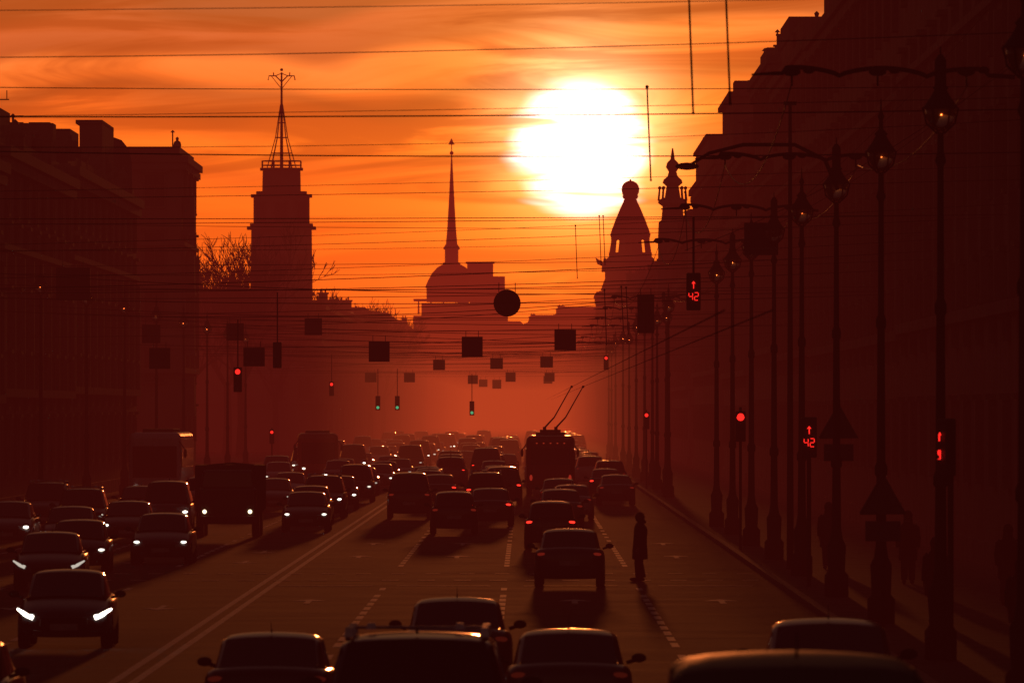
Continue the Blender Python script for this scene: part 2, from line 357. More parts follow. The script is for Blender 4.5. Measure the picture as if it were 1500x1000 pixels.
def tree(loc,h,seed):
    rnd=random.Random(seed); tr=empty('bare_tree',loc); trunk=MB(); cr=MB()
    trunk.tube([(0,0,0),(.1,0,h*.15),(0,.1,h*.3)],[h*.022,h*.017,h*.014],8); trunk.obj('trunk',M['bark'],parent=tr)
    def br(p,d,l,r,lv):
        pts=[p]; q=p
        for i in range(3):
            d=(d+Vector((rnd.uniform(-.2,.2),rnd.uniform(-.2,.2),rnd.uniform(-.05,.2)))).normalized(); q=q+d*l/3; pts.append(q)
        cr.tube(pts,[r,r*.85,r*.7,r*.5],4 if lv else 6)
        if lv<5:
            for i in range(3 if lv<4 else 4):
                t=rnd.choice([pts[1],pts[2],pts[3],pts[3]]); nd=(d+Vector((rnd.uniform(-1,1),rnd.uniform(-1,1),rnd.uniform(-.35,.6)))*.75).normalized()
                br(t,nd,l*rnd.uniform(.6,.8),max(r*.55,.035),lv+1)
    for i in range(5):
        a=i*1.256; br(Vector((0,0,h*.29)),Vector((math.cos(a)*.6,math.sin(a)*.6,1)).normalized(),h*.25,h*.009,0)
    cr.obj('crown',M['bark'],parent=tr); tag(tr,'leafless tree with fine branches between buildings','tree','bare trees in the square')
tree((-27.0,905,0),22,3); tree((-30,960,0),23,5); tree((-32,890,0),19,9); tree((-26.5,1010,0),19,11); tree((-21.0,1290,0),20,12); tree((-20.6,1380,0),19,15)
# ------------------------------------------------------------ street lamps
lt=T(empty('street_lamp',link=False))
m=MB(); m.lathe([(.28,0),(.28,.5),(.2,.6),(.22,1.2),(.15,1.35),(.11,1.6),(.095,3),(.13,3.05),(.13,3.2),(.09,3.3),(.075,6),(.105,6.05),(.105,6.2),(.065,6.3),(.055,8.6),(.1,8.7),(.06,8.85),(.055,9.2)],10); T(m.obj('post',M['iron'],link=False,smooth=True),lt)
lan=T(empty('lantern',link=False),lt)
m=MB(); m.lathe([(.33,9.62),(.29,9.66),(.19,9.80),(.11,9.94),(.14,9.98),(.05,10.08),(.04,10.26),(.07,10.34),(.02,10.46),(.01,10.7)],12); T(m.obj('hood',M['iron'],link=False,smooth=True),lan)
m=MB(); m.lathe([(.03,9.22),(.14,9.27),(.21,9.37),(.26,9.48),(.27,9.61)],12); T(m.obj('glass',M['glass'],link=False,smooth=True),lan)
m=MB()
for k3 in range(6):
    t=k3*math.pi/3; m.tube([(.06*math.cos(t),.06*math.sin(t),9.18),(.25*math.cos(t),.25*math.sin(t),9.36),(.31*math.cos(t),.31*math.sin(t),9.62)],.018,4)
T(m.obj('frame',M['iron'],link=False),lan)
bt=T(empty('overhead_bracket',link=False))
m=MB(); pts=[]
for i in range(61):
    u=i/60; x=-3.3+4.6*u; z=10.25+.14*abs(math.sin(u*math.pi*3))**.7*(1 if .12<u<.9 else .25)-.05*u
    pts.append((x,0,z))
m.tube(pts,[.02+.025*min(1,i/8) for i in range(61)],6)
for x in(-2.6,-1.1,.45): m.ball((x,0,10.3),.1,8,(1.6,1,.8)); m.ball((x+.3,0,10.33),.065,8,(1.7,1,1)); m.tube([(x,0,10.3),(x,0,10.05)],.02,5)
T(m.obj('arm',M['iron'],link=False,smooth=True),bt)
m=MB(); m.lathe([(.1,10.0),(.1,10.5),(.04,10.6)],8); T(m.obj('clamp',M['iron'],link=False),bt)
armD=[]; rl=random.Random(31)
for i in range(26):
    D=139+i*28+(rl.uniform(-6,6) if i>7 else 0); 
    if i>8 and rl.random()<.35: continue
    l=inst(lt,(7.25+(rl.uniform(-.15,.15) if i>7 else 0),D,.14),scale=(1,1,1 if i<8 else rl.uniform(.96,1.03))); tag(l,'tall cast iron street lamp with glass lantern on the pavement','street lamp','street lamps along the avenue')
    if i%2==1:
        armD.append(D); a=inst(bt,(7.25,D+.0,.1),rot=random.uniform(-.06,.06)); tag(a,'wavy iron bracket holding trolley wires on a lamp post','bracket','overhead wire brackets')
for i in range(14):
    D=150+i*42
    l=inst(lt,(-20.4,D,.14)); tag(l,'tall cast iron street lamp with glass lantern on the pavement','street lamp','street lamps along the avenue')
cl=empty('curved_lamp',(7.25,222,0)); m=MB()
m.tube([(0,0,9.6),(-.3,0,10.3),(-1.0,0,10.65),(-2.2,0,10.65),(-3.0,0,10.45),(-3.4,0,10.2)],[.05,.05,.045,.045,.04,.035],7); m.obj('arm',M['iron'],parent=cl,smooth=True)
m=MB(); m.ball((-3.5,0,10.15),.2,10,(1.4,.8,.45)); m.obj('lamp_head',M['iron'],parent=cl,smooth=True); tag(cl,'curved arm lamp reaching over the road from a post','street lamp')
mp=empty('utility_mast',(7.25,262,.14)); m=MB(); m.tube([(0,0,0),(0,0,12.7)],[.1,.045],8); m.obj('mast',M['iron'],parent=mp); m=MB(); m.box((0,0,12.75),(.35,.25,.1)); m.obj('cap',M['iron'],parent=mp); tag(mp,'slender steel mast with flat cap on the pavement','mast')
# ------------------------------------------------------------ wires
def wire(p0,p1,sag,r,mt=None,n=14,lab='thin dark overhead wire spanning the avenue'):
    m=MB(); pts=[]
    for i in range(n+1):
        t=i/n; p=Vector(p0).lerp(Vector(p1),t); p.z-=sag*4*t*(1-t); pts.append(p)
    m.tube(pts,r,5); o=m.obj('overhead_wire',mt or M['wire'],smooth=True); tag(o,lab,'wire','overhead wires'); return o
rw=random.Random(4)
WL=[(150,10.75,11.1,.15),(161,10.5,11.1,.3),(176,9.8,10.3,.1),(178,10.05,10.1,.15),(186,9.9,10.4,.5),(200,10.2,9.9,.25),(226,9.55,10.3,.12),(228,9.45,10.05,.1),(246,8.6,9.8,.2),(262,8.75,9.8,.2),(264,9.0,9.5,.3),(285,8.3,9.6,.2),(300,8.2,9.5,.2),(303,8.9,9.3,.3),(322,8.4,9.2,.2)]
for D,zl,zr,sg in WL: wire((-22,D,zl),(13,D+rw.uniform(-2,2),zr),sg,rw.choice([.006,.008,.013]))
D=335
while D<1000:
    wire((-22,D,rw.uniform(7.9,9.8)),(rw.choice([7.25,13]),D+rw.uniform(-4,4),rw.uniform(8.2,10.2)),rw.uniform(.1,.6),.010+D*1.2e-5)
    D+=rw.uniform(13,24)
for i in range(len(armD)-1):
    for dx,s in((-2.6,1.0),(.5,.6)):
        if i<9: wire((7.25+dx,armD[i],10.2),(7.25+dx,armD[i+1],10.2),s,.010,M['copper'],lab='sagging copper feeder wire running along the street')
for x in(2.5,3.1): wire((x,120,5.75),(x,1200,5.75),0,.009,M['wire'],lab='straight trolleybus contact wire above the lane')
for (p0,p1,sg) in(((13,230,14),(7.25,335,10.3),.6),((13,180,14),(5,300,9.5),.8),((13,250,16),(7.2,350,10),.6)): wire(p0,p1,sg,.010)
def rod(x,y,z0,z1):
    m=MB(); m.tube([(x,y,z1),(x+.04,y,(z0+z1)/2),(x+.08,y,z0)],.016,6); m.ball((x+.08,y,z0),.026,6); m.ball((x,y,z1),.04,6); o=m.obj('hanging_rod',M['iron']); tag(o,'thin dark rod hanging from an overhead wire','rod','hanging rods')
rod(2.55,150,9.15,11.35); rod(3.13,150,9.3,11.35); rod(2.54,200,9.3,11.25); rod(2.08,400,10.0,12.2); rod(3.0,390,10.4,12.4); rod(3.2,395,10.5,12.5)
wire((-22,150,11.8),(13,150,11.2),.2,.011); wire((-22,200,11.4),(13,200,11.3),.15,.009); wire((-22,400,12.3),(13,400,12.1),.1,.012)
rod(3.5,350,7.4,9.0); rod(3.7,352,7.3,9.0); rod(2.9,352,6.9,8.9); rod(5.5,330,10.0,12.0)
# ------------------------------------------------------------ hanging signs & signals
def hsign(x,y,z,w,h,lab='square road sign hanging from a cross wire',disc=False):
    r0=empty('hanging_sign',(x,y,z)); m=MB()
    if disc:
        n=28; vs=[];
        for yy in(-.02,.02):
            for k in range(n): t=2*math.pi*k/n; vs.append((w/2*math.cos(t),yy,w/2*math.sin(t)))
        m.add(vs,[tuple(range(n)),tuple(range(n,2*n))[::-1]]+[(k,(k+1)%n,n+(k+1)%n,n+k) for k in range(n)])
    else: m.box((0,0,0),(w,.03,h))
    m.obj('board',M['sign'],parent=r0)
    m=MB()
    if not disc:
        for zz in(-h*.3,h*.3): m.box((0,-.035,zz),(w*.96,.035,.05))
    for xx in(-w*.3,w*.3): m.tube([(xx,-.03,h*.36),(xx,-.03,h/2+.25)],.015,5)
    m.obj('hanger',M['signf'],parent=r0); tag(r0,lab,'sign','hanging road signs')
S=[(-18.0,380,9.5,1.35,1.3),(-10.8,380,6.6,.85,.75),(-11.0,495,8.8,.9,.88),(-6.3,411,7.0,.9,.88),(-2.3,411,7.2,.9,.88),(1.7,411,7.5,.93,.9),
(-1.95,640,7.6,.85,.75),(-5.8,640,7.5,.8,.7),(-4.2,760,6.9,.8,.7),(1.4,640,7.7,.85,.75),(-14.2,467,8.3,.85,.85),(-18.3,467,8.2,.9,.9),(-15.7,410,6.7,.9,.9),(-9.0,740,7.0,.85,.75),(-12,740,7.0,.9,.75),(-1.2,760,7.1,.8,.75),(2,860,7.2,.8,.7),(-4.0,900,7.0,.8,.7),
(6.9,280,9.5,1.0,.95),(4.4,350,8.0,.62,1.4),(-2.6,860,6.8,.8,.8),(1.9,760,7.1,.8,.7)]
for x,y,z,w,h in S:
    hsign(x,y,z,w,h)
hsign(-.68,350,8.4,1.0,1.0,'round road sign hanging from a cross wire',disc=True)
for (y,z0,z1) in((380,10.2,10.5),(411,7.6,8.2),(495,9.3,9.6),(640,8.1,8.2),(760,7.4,7.6),(467,8.85,9.0),(350,8.9,9.0),(280,9.9,10.2),(740,7.5,7.5),(860,7.5,7.6)): wire((-22,y,z0),(13,y,z1),.05,.011)
SEG={'a':(0,1,1,0),'g':(0,0,1,0),'d':(0,-1,1,0),'f':(-.5,.5,0,1),'b':(.5,.5,0,1),'e':(-.5,-.5,0,1),'c':(.5,-.5,0,1)}
DIG={'4':'fgbc','2':'abged','9':'abcdfg'}
def digits(par,txt,x,z,h):
    w=h*.5
    for i,ch in enumerate(txt):
        m=MB(); cx=x+(i-(len(txt)-1)/2)*w*1.5
        for s in DIG[ch]:
            a,b,hz,vt=SEG[s]
            m.box((cx+a*w,-.02,z+b*h/2),(w*.86 if hz else h*.09,.02,h*.38 if vt else h*.09))
        m.obj('digit',M['led'],parent=par)
def arrow(par,z,h):
    m=MB(); m.box((0,-.02,z-h*.15),(h*.11,.02,h*.7)); m.add([(-h*.26,-.02,z+h*.16),(h*.26,-.02,z+h*.16),(0,-.02,z+h*.5),(-h*.26,0,z+h*.16),(h*.26,0,z+h*.16),(0,0,z+h*.5)],[(0,1,2),(5,4,3),(0,3,4,1),(1,4,5,2),(2,5,3,0)])
    m.obj('arrow',M['led'],parent=par)
def countdown(x,y,z,txt,pole=True,rot=0,hs=.2):
    r0=empty('countdown_signal',(x,y,.14 if pole else z)); zz=z-.14 if pole else 0; r0.rotation_euler=(0,0,rot)
    m=MB(); m.box((0,.12,zz),(.38,.2,1.0)); m.obj('housing',M['plastic'],parent=r0,bevel=.03)
    if pole:
        m=MB(); m.tube([(0,.2,0),(0,.2,z+.3)],.055,8); m.obj('post',M['iron'],parent=r0)
    else:
        m=MB(); m.tube([(0,.1,.45),(0,.1,2.0)],.03,6); m.obj('hanger',M['iron'],parent=r0)
    digits(r0,txt,0,zz-.13,hs); arrow(r0,zz+.18,hs)
    tag(r0,'traffic signal with red arrow and digits '+txt,'traffic light')
countdown(7.0,236,3.82,'42'); countdown(7.2,166,3.85,'9',rot=-1.15,hs=.15); countdown(4.48,255,7.65,'42',False); wire((-22,255,9.6),(13,255,9.7),.05,.011)
def tlight(x,y,z,lit,pole=True,back=False,sc=1):
    r0=empty('traffic_light',(x,y,0 if pole else z)); zz=z if pole else 0
    m=MB(); m.box((0,.1,zz-.3),(.32,.2,.95)); m.obj('housing',M['plastic'],parent=r0,bevel=.03)
    m=MB(); m.tube([(0,.22,0 if pole else .1),(0,.22,z+.3 if pole else 2)],.025 if not pole else .045,8); m.obj('post' if pole else 'hanger',M['iron'],parent=r0)
    if not back:
        for i,c in enumerate('rag'):
            m=MB(); m.ball((0,0,zz-.3*i),.1*sc,12,(1,.35,1)); on=(c==lit); m.obj('lamp',(M['led'] if c=='r' else M['ledg']) if on else M['plastic'],parent=r0,smooth=True)
            m=MB(); m.tube([(.13*math.cos(t*math.pi/8),-.09,zz-.3*i+.13*math.sin(t*math.pi/8)) for t in range(9)],.02,4); m.obj('visor',M['plastic'],parent=r0)
    tag(r0,'traffic light showing '+{'r':'red','g':'green'}.get(lit,'its dark back')+(' on a post' if pole else ' hanging over the road'),'traffic light')
tlight(6.7,298,4.28,'r',sc=1.25); tlight(6.7,530,4.2,'r'); tlight(5.3,630,7.9,'r',False); tlight(-11.0,365,5.95,'r',False); tlight(-9.1,350,6.8,'x',False,True)
tlight(-9.9,640,5.25,'g',False); tlight(-8.6,640,5.25,'g',False); tlight(-3.6,640,4.9,'g',False); tlight(-17,640,3.0,'r'); tlight(-13.0,640,6.2,'r',False)
for x,y in((7.4,226),(7.1,190)):
    r0=empty('warning_sign',(x,y,.14)); m=MB(); m.tube([(0,.05,0),(0,.05,4.6 if y>200 else 3.2)],.04,8); m.obj('post',M['iron'],parent=r0)
    zc=4.0 if y>200 else 2.6
    m=MB(); m.add([(-.45,0,zc-.3),(.45,0,zc-.3),(0,0,zc+.5),(-.45,.03,zc-.3),(.45,.03,zc-.3),(0,.03,zc+.5)],[(0,1,2),(5,4,3),(0,3,4,1),(1,4,5,2),(2,5,3,0)]); m.obj('board',M['signf'],parent=r0)
    m=MB(); m.tube([(-.45,-.02,zc-.3),(.45,-.02,zc-.3),(0,-.02,zc+.5),(-.45,-.02,zc-.3)],.025,4); m.obj('rim',M['signf'],parent=r0)
    m=MB(); m.box((0,0,zc-.65),(.7,.03,.4)); m.obj('plate',M['signf'],parent=r0); tag(r0,'triangular road sign with plate on a post','sign')
# ------------------------------------------------------------ vehicles
def carT(W=.9,Lh=2.25,H=1.45,belt=.96,rb=-1.8,rt_=-1.0,ft=.3,fb=1.15,rail=False,van=False,full=True,cab=.8,pm='paintcar',slant=False):
    root=T(empty('car',link=False))
    hood=belt-.12 if not van else belt
    trunk=belt+.02
    st=[(-Lh,.80*W,.40,trunk-.2),(-Lh+.05,.94*W,.28,trunk-.05),(-Lh+.3,W*.99,.21,trunk+.02),(-Lh*.6,W,.2,belt+.02),(-.1,W*1.01,.2,belt),(fb-.1,W*1.0,.2,belt-.01),(fb+.3,W*.985,.2,hood+.02),(Lh-.3,W*.95,.22,hood-.08),(Lh-.07,W*.89,.27,hood-.2),(Lh,W*.76,.36,hood-.28)]
    m=MB(); vs=[]
    for y,w,zb,zt in st:
        mid=zb+(zt-zb)*.55
        half=[(0,zb),(w*.84,zb),(w*.97,zb+.08),(w*1.0,mid),(w*.98,zt-.1),(w*.90,zt),(w*.45,zt+.03),(0,zt+.04)]
        ring=half+[(-x,z) for x,z in half[-2:0:-1]]
        vs+=[(x,y,z) for x,z in ring]
    n=14; fs=[]
    for i in range(len(st)-1):
        for k in range(n):
            k2=(k+1)%n; fs.append((i*n+k,i*n+k2,(i+1)*n+k2,(i+1)*n+k))
    fs.append(tuple(range(n))[::-1]); fs.append(tuple(range((len(st)-1)*n,len(st)*n)))
    m.add(vs,fs)
    cw=cab*W+.06; rwid=.68*W*(1.1 if van else 1)
    mid1=(rt_+ft)/2-.1; 
    cs=[(rb,belt-.02,0),(rt_,H-.06,1),(rt_+.12,H-.035,1),(mid1,H,1),(mid1+.12,H,1),(ft-.1,H-.02,1),(ft,H-.05,1),(fb,belt-.04,0)]
    rows=[]
    for y,z,up in cs:
        zb=belt-.03
        if up: half=[(cw,zb),(rwid+.07,z-.09),(rwid,z-.02),(rwid*.5,z+.01),(0,z+.02)]
        else: half=[(cw*.99,zb),(cw*.93,zb+.02),(cw*.87,zb+.03),(cw*.45,zb+.05),(0,zb+.06)]
        full_=half+[(-x,zz) for x,zz in half[-2::-1]]
        rows.append([(x,y,zz) for x,zz in full_])
    nc=9; P={'body':MB(),'windscreen':MB(),'rear_window':MB(),'side_window':MB(),'side_window2':MB()}
    allv=[v for r_ in rows for v in r_]
    def put(key,f): P[key].add([allv[i] for i in f],[tuple(range(len(f)))])
    ni=len(cs)-1
    for i in range(ni):
        for c in range(nc-1):
            f=(i*nc+c,(i+1)*nc+c,(i+1)*nc+c+1,i*nc+c+1)
            key='body'
            if c in(2,3,4,5) and i==0: key='rear_window'
            elif c in(2,3,4,5) and i==ni-1: key='windscreen'
            elif c==0 and i in(1,2,4,5) : key='side_window'
            elif c==nc-2 and i in(1,2,4,5): key='side_window2'
            elif c in(0,nc-2) and i in(0,ni-1): key='side_window' if (c==0) else 'side_window2'
            if i in(0,) and c in(0,nc-2): key='body'
            if key=='body': m.add([allv[j] for j in f],[(0,1,2,3)])
            else: put(key,f)
    m.box((0,rt_+.25,H+.04),(.04,.16,.09),.5)
    m.tube([(0,rt_+.2,H+.03),(0,rt_+.02,H+.2)],.008,4)
    bd=m.obj('body',M[pm],smooth=True,link=False); T(bd,root)
    bd.modifiers.new('w','WELD').merge_threshold=.004
    if full:
        q=bd.modifiers.new('s','SUBSURF'); q.levels=1; q.render_levels=1
    if rail:
        for s in(-1,1): 
            m=MB(); m.tube([(s*rwid,rt_+.05,H-.05),(s*rwid,rt_+.15,H+.03),(s*rwid,ft-.2,H+.04),(s*rwid,ft-.1,H-.04)],.028,6)
            for yy in(rt_+.12,(rt_+ft)/2,ft-.2): m.box((s*(rwid-.01),yy,H+.03),(.09,.14,.11),.7)
            T(m.obj('roof_rail',M['rim'],link=False,smooth=False),root)
        m=MB(); m.tube([(-rwid,-.5,H+.055),(rwid,-.5,H+.055)],.02,6)
        for xx in(-.35,.3): m.box((rwid*xx*2,-.5,H+.07),(.1,.12,.07),.7)
        T(m.obj('roof_bar',M['rim'],link=False),root)
    for key in('windscreen','rear_window','side_window','side_window2'):
        T(P[key].obj(key.replace('2',''),M['carglass'],smooth=True,link=False),root)
    for s in(-1,1):
        m=MB()
        if slant: m.tube([(s*W*.98,Lh-.3,hood-.09),(s*W*.80,Lh-.06,hood-.19),(s*W*.66,Lh-.01,hood-.27)],[.02,.04,.02],6); m.ball((s*W*.70,Lh-.02,hood-.22),.05,8,(1.4,.5,.7))
        else: m.ball((s*W*.76,Lh-.06,hood-.19),.07,10,(1.25,.6,.5))
        T(m.obj('headlight',M['lens'],smooth=True,link=False),root)
        m=MB(); m.ball((s*W*.77,-Lh+.07,trunk-.14),.11,10,(1.1,.5,.42)); T(m.obj('tail_light',M['lens'],smooth=True,link=False),root)
        if full:
            m=MB(); m.ball((s*(W+.11),ft+.45,belt+.05),.1,8,(1.1,.6,.7)); m.tube([(s*W*.93,ft+.5,belt-.02),(s*(W+.1),ft+.46,belt+.03)],.03,5); T(m.obj('side_mirror',M['plastic'],smooth=True,link=False),root)
    if full:
        m=MB(); m.box((0,-Lh-.005,.62 if not van else .8),(.52,.02,.12)); T(m.obj('number_plate',M['plate'],link=False),root)
        m=MB(); m.box((0,Lh+.005,.42),(.52,.02,.12)); T(m.obj('number_plate',M['plate'],link=False),root)
        m=MB(); m.box((0,Lh-.06,hood-.33),(W*1.0,.14,.18)); m.box((0,Lh-.05,.3),(W*1.3,.14,.12)); T(m.obj('grille',M['plastic'],link=False,bevel=.02),root)
        m=MB(); m.box((0,-Lh+.02,.36),(W*1.5,.16,.16)); T(m.obj('bumper',M['plastic'],link=False,bevel=.03),root)
    for sx in(-1,1):
        for yy in(-Lh*.62,Lh*.64):
            wr=.33 if not van else .36
            m=MB(); prof=[(.2,-.1),(wr-.03,-.11),(wr,-.07),(wr,.07),(wr-.03,.11),(.2,.1)]
            vs=[];fs=[];nn=18
            for r_,x_ in prof:
                for k in range(nn): t=2*math.pi*k/nn; vs.append((x_,r_*math.cos(t),r_*math.sin(t)))
            for a in range(len(prof)):
                a2=(a+1)%len(prof)
                for k in range(nn): k2=(k+1)%nn; fs.append((a*nn+k,a*nn+k2,a2*nn+k2,a2*nn+k))
            m.add(vs,fs)
            if full:
                w_=T(empty('wheel',link=False),root); w_.location=(sx*(W-.12),yy,wr)
                T(m.obj('tyre',M['rubber'],smooth=True,link=False),w_)
                m=MB(); 
                for k in range(5):
                    t=k*2*math.pi/5; m.tube([(sx*.07,0,0),(sx*.08,.19*math.cos(t),.19*math.sin(t))],.028,4)
                m.tube([(-.02,0,0),(.02,0,0)],.205,14); T(m.obj('rim',M['rim'],link=False),w_)
            else:
                w_=T(m.obj('wheel',M['rubber'],smooth=True,link=False),root); w_.location=(sx*(W-.12),yy,wr)
    return root
sedan=carT(); sedan2=carT(slant=True); hatch=carT(W=.87,Lh=1.98,H=1.5,belt=.98,rb=-1.9,rt_=-1.35,ft=.3,fb=1.1)
suv=carT(W=.95,Lh=2.3,H=1.74,belt=1.1,rb=-2.2,rt_=-1.75,ft=.35,fb=1.2,rail=True,cab=.84)
mpv=carT(W=.93,Lh=2.3,H=1.84,belt=1.08,rb=-2.22,rt_=-2.0,ft=.7,fb=1.7,cab=.88)
mini=carT(W=1.03,Lh=2.6,H=2.33,belt=1.3,rb=-2.5,rt_=-2.3,ft=1.2,fb=2.0,van=True,cab=.88,pm='paintmatte')
fsed=carT(full=False); fsuv=carT(W=.95,Lh=2.3,H=1.72,belt=1.1,rb=-2.2,rt_=-1.75,ft=.35,fb=1.2,full=False,cab=.84); fvan=carT(W=.98,Lh=2.4,H=2.1,belt=1.2,rb=-2.3,rt_=-2.15,ft=1.0,fb=1.8,full=False,cab=.9)
COLS=[(.012,.012,.014),(.02,.02,.022),(.25,.25,.26),(.06,.06,.065),(.4,.4,.4),(.03,.012,.012),(.02,.025,.05),(.1,.1,.1)]
CN=['black','black','silver','dark grey','white','dark red','dark blue','grey']
KN={id(sedan):'sedan',id(sedan2):'sedan with slanted lamps',id(hatch):'hatchback',id(suv):'estate car with roof rails',id(mini):'minibus',id(mpv):'people carrier',id(fsed):'sedan',id(fsuv):'tall car',id(fvan):'van'}
rc=random.Random(12)
def car(t,x,y,on,ci=None,br=None,scale=1):
    ci=rc.choice([0,1,2,3,4,5,6,7,0,3,7]) if ci is None else ci
    if scale==1: scale=(1,1,rc.uniform(.97,1.04))
    c=inst(t,(x,y,0),(math.pi if on else 0)+rc.uniform(-.02,.02),scale,COLS[ci]); 
    hb=rc.choice([1,.6,.15,.3,.06]) if y>200 else .8
    bb=(rc.random()<.3) if br is None else br
    for ch in c.children:
        n=ch.name.split('.')[0]
        if n=='headlight': ch.color=(1*hb,.93*hb,.8*hb,1) if on else (.003,.003,.003,1)
        if n=='tail_light': 
            ch.color=(.002,.001,.001,1) if on else ((.25,.007,.004,1) if bb else ((.012,.0008,.0004,1) if y>200 else (.004,.0004,.0002,1)))
    if on: lab=f"{CN[ci]} {KN[id(t)]} driving with headlights lit"
    else: lab=f"{CN[ci]} {KN[id(t)]} from behind "+('with brakes lit' if bb else 'in traffic')
    tag(c,lab,'car','cars in traffic on the avenue'); return c
for t,x,y,ci in[(sedan2,-8.7,182,0),(sedan,-7.75,129,0),(sedan2,-11.9,240,1),(hatch,-12.35,265,0),(sedan,-14.4,303,3),(suv,-15.8,341,0),(sedan,-17,315,7),(sedan,-10.6,280,3),(sedan,-13.4,323,0),(mpv,-13.1,350,7),(sedan,-15.4,382,3),
  (sedan,-8.1,354,1),(suv,-8.4,398,0),(hatch,-8.4,374,3),(mpv,-8.3,467,3),(sedan,-11.2,426,7),(sedan,-11.5,467,4),(sedan,-8.3,543,3),(hatch,-8.4,432,0),(suv,-18.0,360,0),(sedan,-8.6,505,0),(hatch,-14.6,430,3),(sedan,-15.0,470,7)]:
    car(t,x,y,True,ci)
for t,x,y,ci,b_ in[(sedan,1.13,242,3,False),(hatch,.84,307,0,True),(sedan,1.3,360,7,False),(sedan,1.9,390,4,False),(sedan,1.5,425,3,False),(mpv,-4.8,394,0,False),(hatch,-2.6,344,0,False),(sedan,-1.35,368,0,True),(suv,-1.75,420,3,True),(mpv,-1.1,450,0,True),(sedan,-4.1,450,0,True),
  (sedan,4.25,450,3,False),(sedan,4.1,490,0,True),(sedan,-1.1,152,3,False),(sedan,-3.5,131,0,False),(sedan,.6,133,3,False)]:
    car(t,x,y+2,False,ci,b_)
car(suv,-1.26,114,False,0,False,(1.25,1.1,1.07)); car(sedan,4.1,130,False,3,False,(1.12,1.1,1.15)); car(mini,1.95,70,False,0,False,(1.06,1,1.17))
for ln in(-8.3,-11.5,-14.7):
    y=560+rc.uniform(-10,10) 
    while y<1150:
        car(rc.choice([fsed,fsed,fsuv,fvan]),ln+rc.uniform(-.6,.6),y,True); y+=rc.uniform(12,60)
for ln in(-4.9,-1.8,1.2,4.3):
    y=530+rc.uniform(-10,10)+(12 if ln==1.2 else 0)
    while y<1100:
        car(rc.choice([fsed,fsed,fsuv,fvan]),ln+rc.uniform(-.6,.6),y,False); y+=rc.uniform(10,55)
for y in(480,500): car(fsed,-4.8+rc.uniform(-.3,.3),y,False)
for y in(485,516): car(fsed,-1.6+rc.uniform(-.3,.3),y,False)
def bus(x,y,on,L=11.5,W=2.55,H=3.3,kind='bus',poles=False,col=(.2,.03,.02),rot=0):
    r0=empty(kind,(x,y,0)); r0.rotation_euler=(0,0,(math.pi if on else 0)+rot)
    m=MB(); m.box((0,L/2,(H+.35)/2+.0),(W,L,H-.35)); o=m.obj('body',M['paintcar'],parent=r0,bevel=.3,seg=4); o.color=(*col,1)
    m=MB(); m.box((0,-.012,H*.66),(W*.8,.03,H*.28)); m.obj('rear_window',M['carglass'],parent=r0,bevel=.01)
    m=MB(); m.box((0,L+.012,H*.58),(W*.84,.03,H*.45)); m.obj('windscreen',M['carglass'],parent=r0,bevel=.01)
    for sx in(-1,1):
        m=MB(); m.box((sx*(W/2+.012),L/2,H*.64),(.03,L*.9,H*.27)); m.obj('side_window',M['carglass'],parent=r0)
        m=MB(); m.ball((sx*W*.36,L-.0,.75),.08,10,(1.3,.4,.8)); o=m.obj('headlight',M['lens'],parent=r0,smooth=True); o.color=(.3,.27,.22,1) if on else (0.003,.003,.003,1)
        m=MB(); m.ball((sx*W*.40,0,.95),.1,8,(.8,.4,1.6)); o=m.obj('tail_light',M['lens'],parent=r0,smooth=True); o.color=(.03,.002,.001,1)
        m=MB(); m.ball((sx*(W/2+.22),L+.1,H*.7),.14,8,(.6,.5,1.6)); m.tube([(sx*(W/2-.1),L-.1,H*.88),(sx*(W/2+.22),L+.1,H*.75)],.03,5); m.obj('side_mirror',M['plastic'],parent=r0)
        for yy in(2.4,L-2.6):
            w_=empty('wheel'); w_.parent=r0; w_.location=(sx*(W/2-.16),yy,.48)
            m=MB(); m.tube([(-.15,0,0),(-.12,0,0),(.12,0,0),(.15,0,0)],[.42,.48,.48,.42],18); m.obj('tyre',M['rubber'],parent=w_,smooth=True)
    m=MB(); m.box((0,-.05,.5),(W*.9,.14,.2)); m.obj('bumper',M['plastic'],parent=r0,bevel=.03)
    m=MB(); m.box((0,L+.05,.5),(W*.9,.14,.25)); m.obj('bumper',M['plastic'],parent=r0,bevel=.03)
    m=MB(); m.box((0,L*.5,H+.06),(W*.6,L*.5,.22)); m.obj('roof_unit',M['plastic'],parent=r0,bevel=.05)
    if poles:
        m=MB(); m.box((0,5.5,H+.22),(1.1,1.2,.16)); m.tube([(-.3,5.5,H+.1),(-.3,5.5,H+.45)],.09,6); m.tube([(.3,5.5,H+.1),(.3,5.5,H+.45)],.09,6); m.obj('pole_base',M['iron'],parent=r0)
        for sx in(-.3,.3):
            m=MB(); m.tube([(sx,5.5,H+.4),(sx+.5,3,H+.95),(1.4+sx,-1.2,5.72)],[.05,.04,.03],6); m.ball((1.4+sx,-1.2,5.7),.07,6); m.obj('trolley_pole',M['iron'],parent=r0)
        for i in range(-2,3):
            m=MB(); m.box((i*.36,-.02,H-.4),(.08,.03,.05)); o=m.obj('tail_light',M['lens'],parent=r0); o.color=(.03,.0025,.001,1)
    return r0
b=bus(1.3,500,False,kind='trolleybus',poles=True,H=3.15); tag(b,'trolleybus from behind with two poles raised to the wires','trolleybus')
b=bus(-17.8,476,True,col=(.7,.7,.7),H=3.4,rot=-.02); tag(b,'white coach with large windscreen coming along the kerb lane','bus')
b=bus(-13.6,622,True,col=(.3,.05,.03),H=3.0,rot=.03); tag(b,'dark city bus in oncoming traffic','bus','city buses')
tk=empty('truck',(-10.5,337,0)); tk.rotation_euler=(0,0,math.pi)
m=MB(); m.box((0,-3.2,1.72),(2.35,4.4,1.65)); 
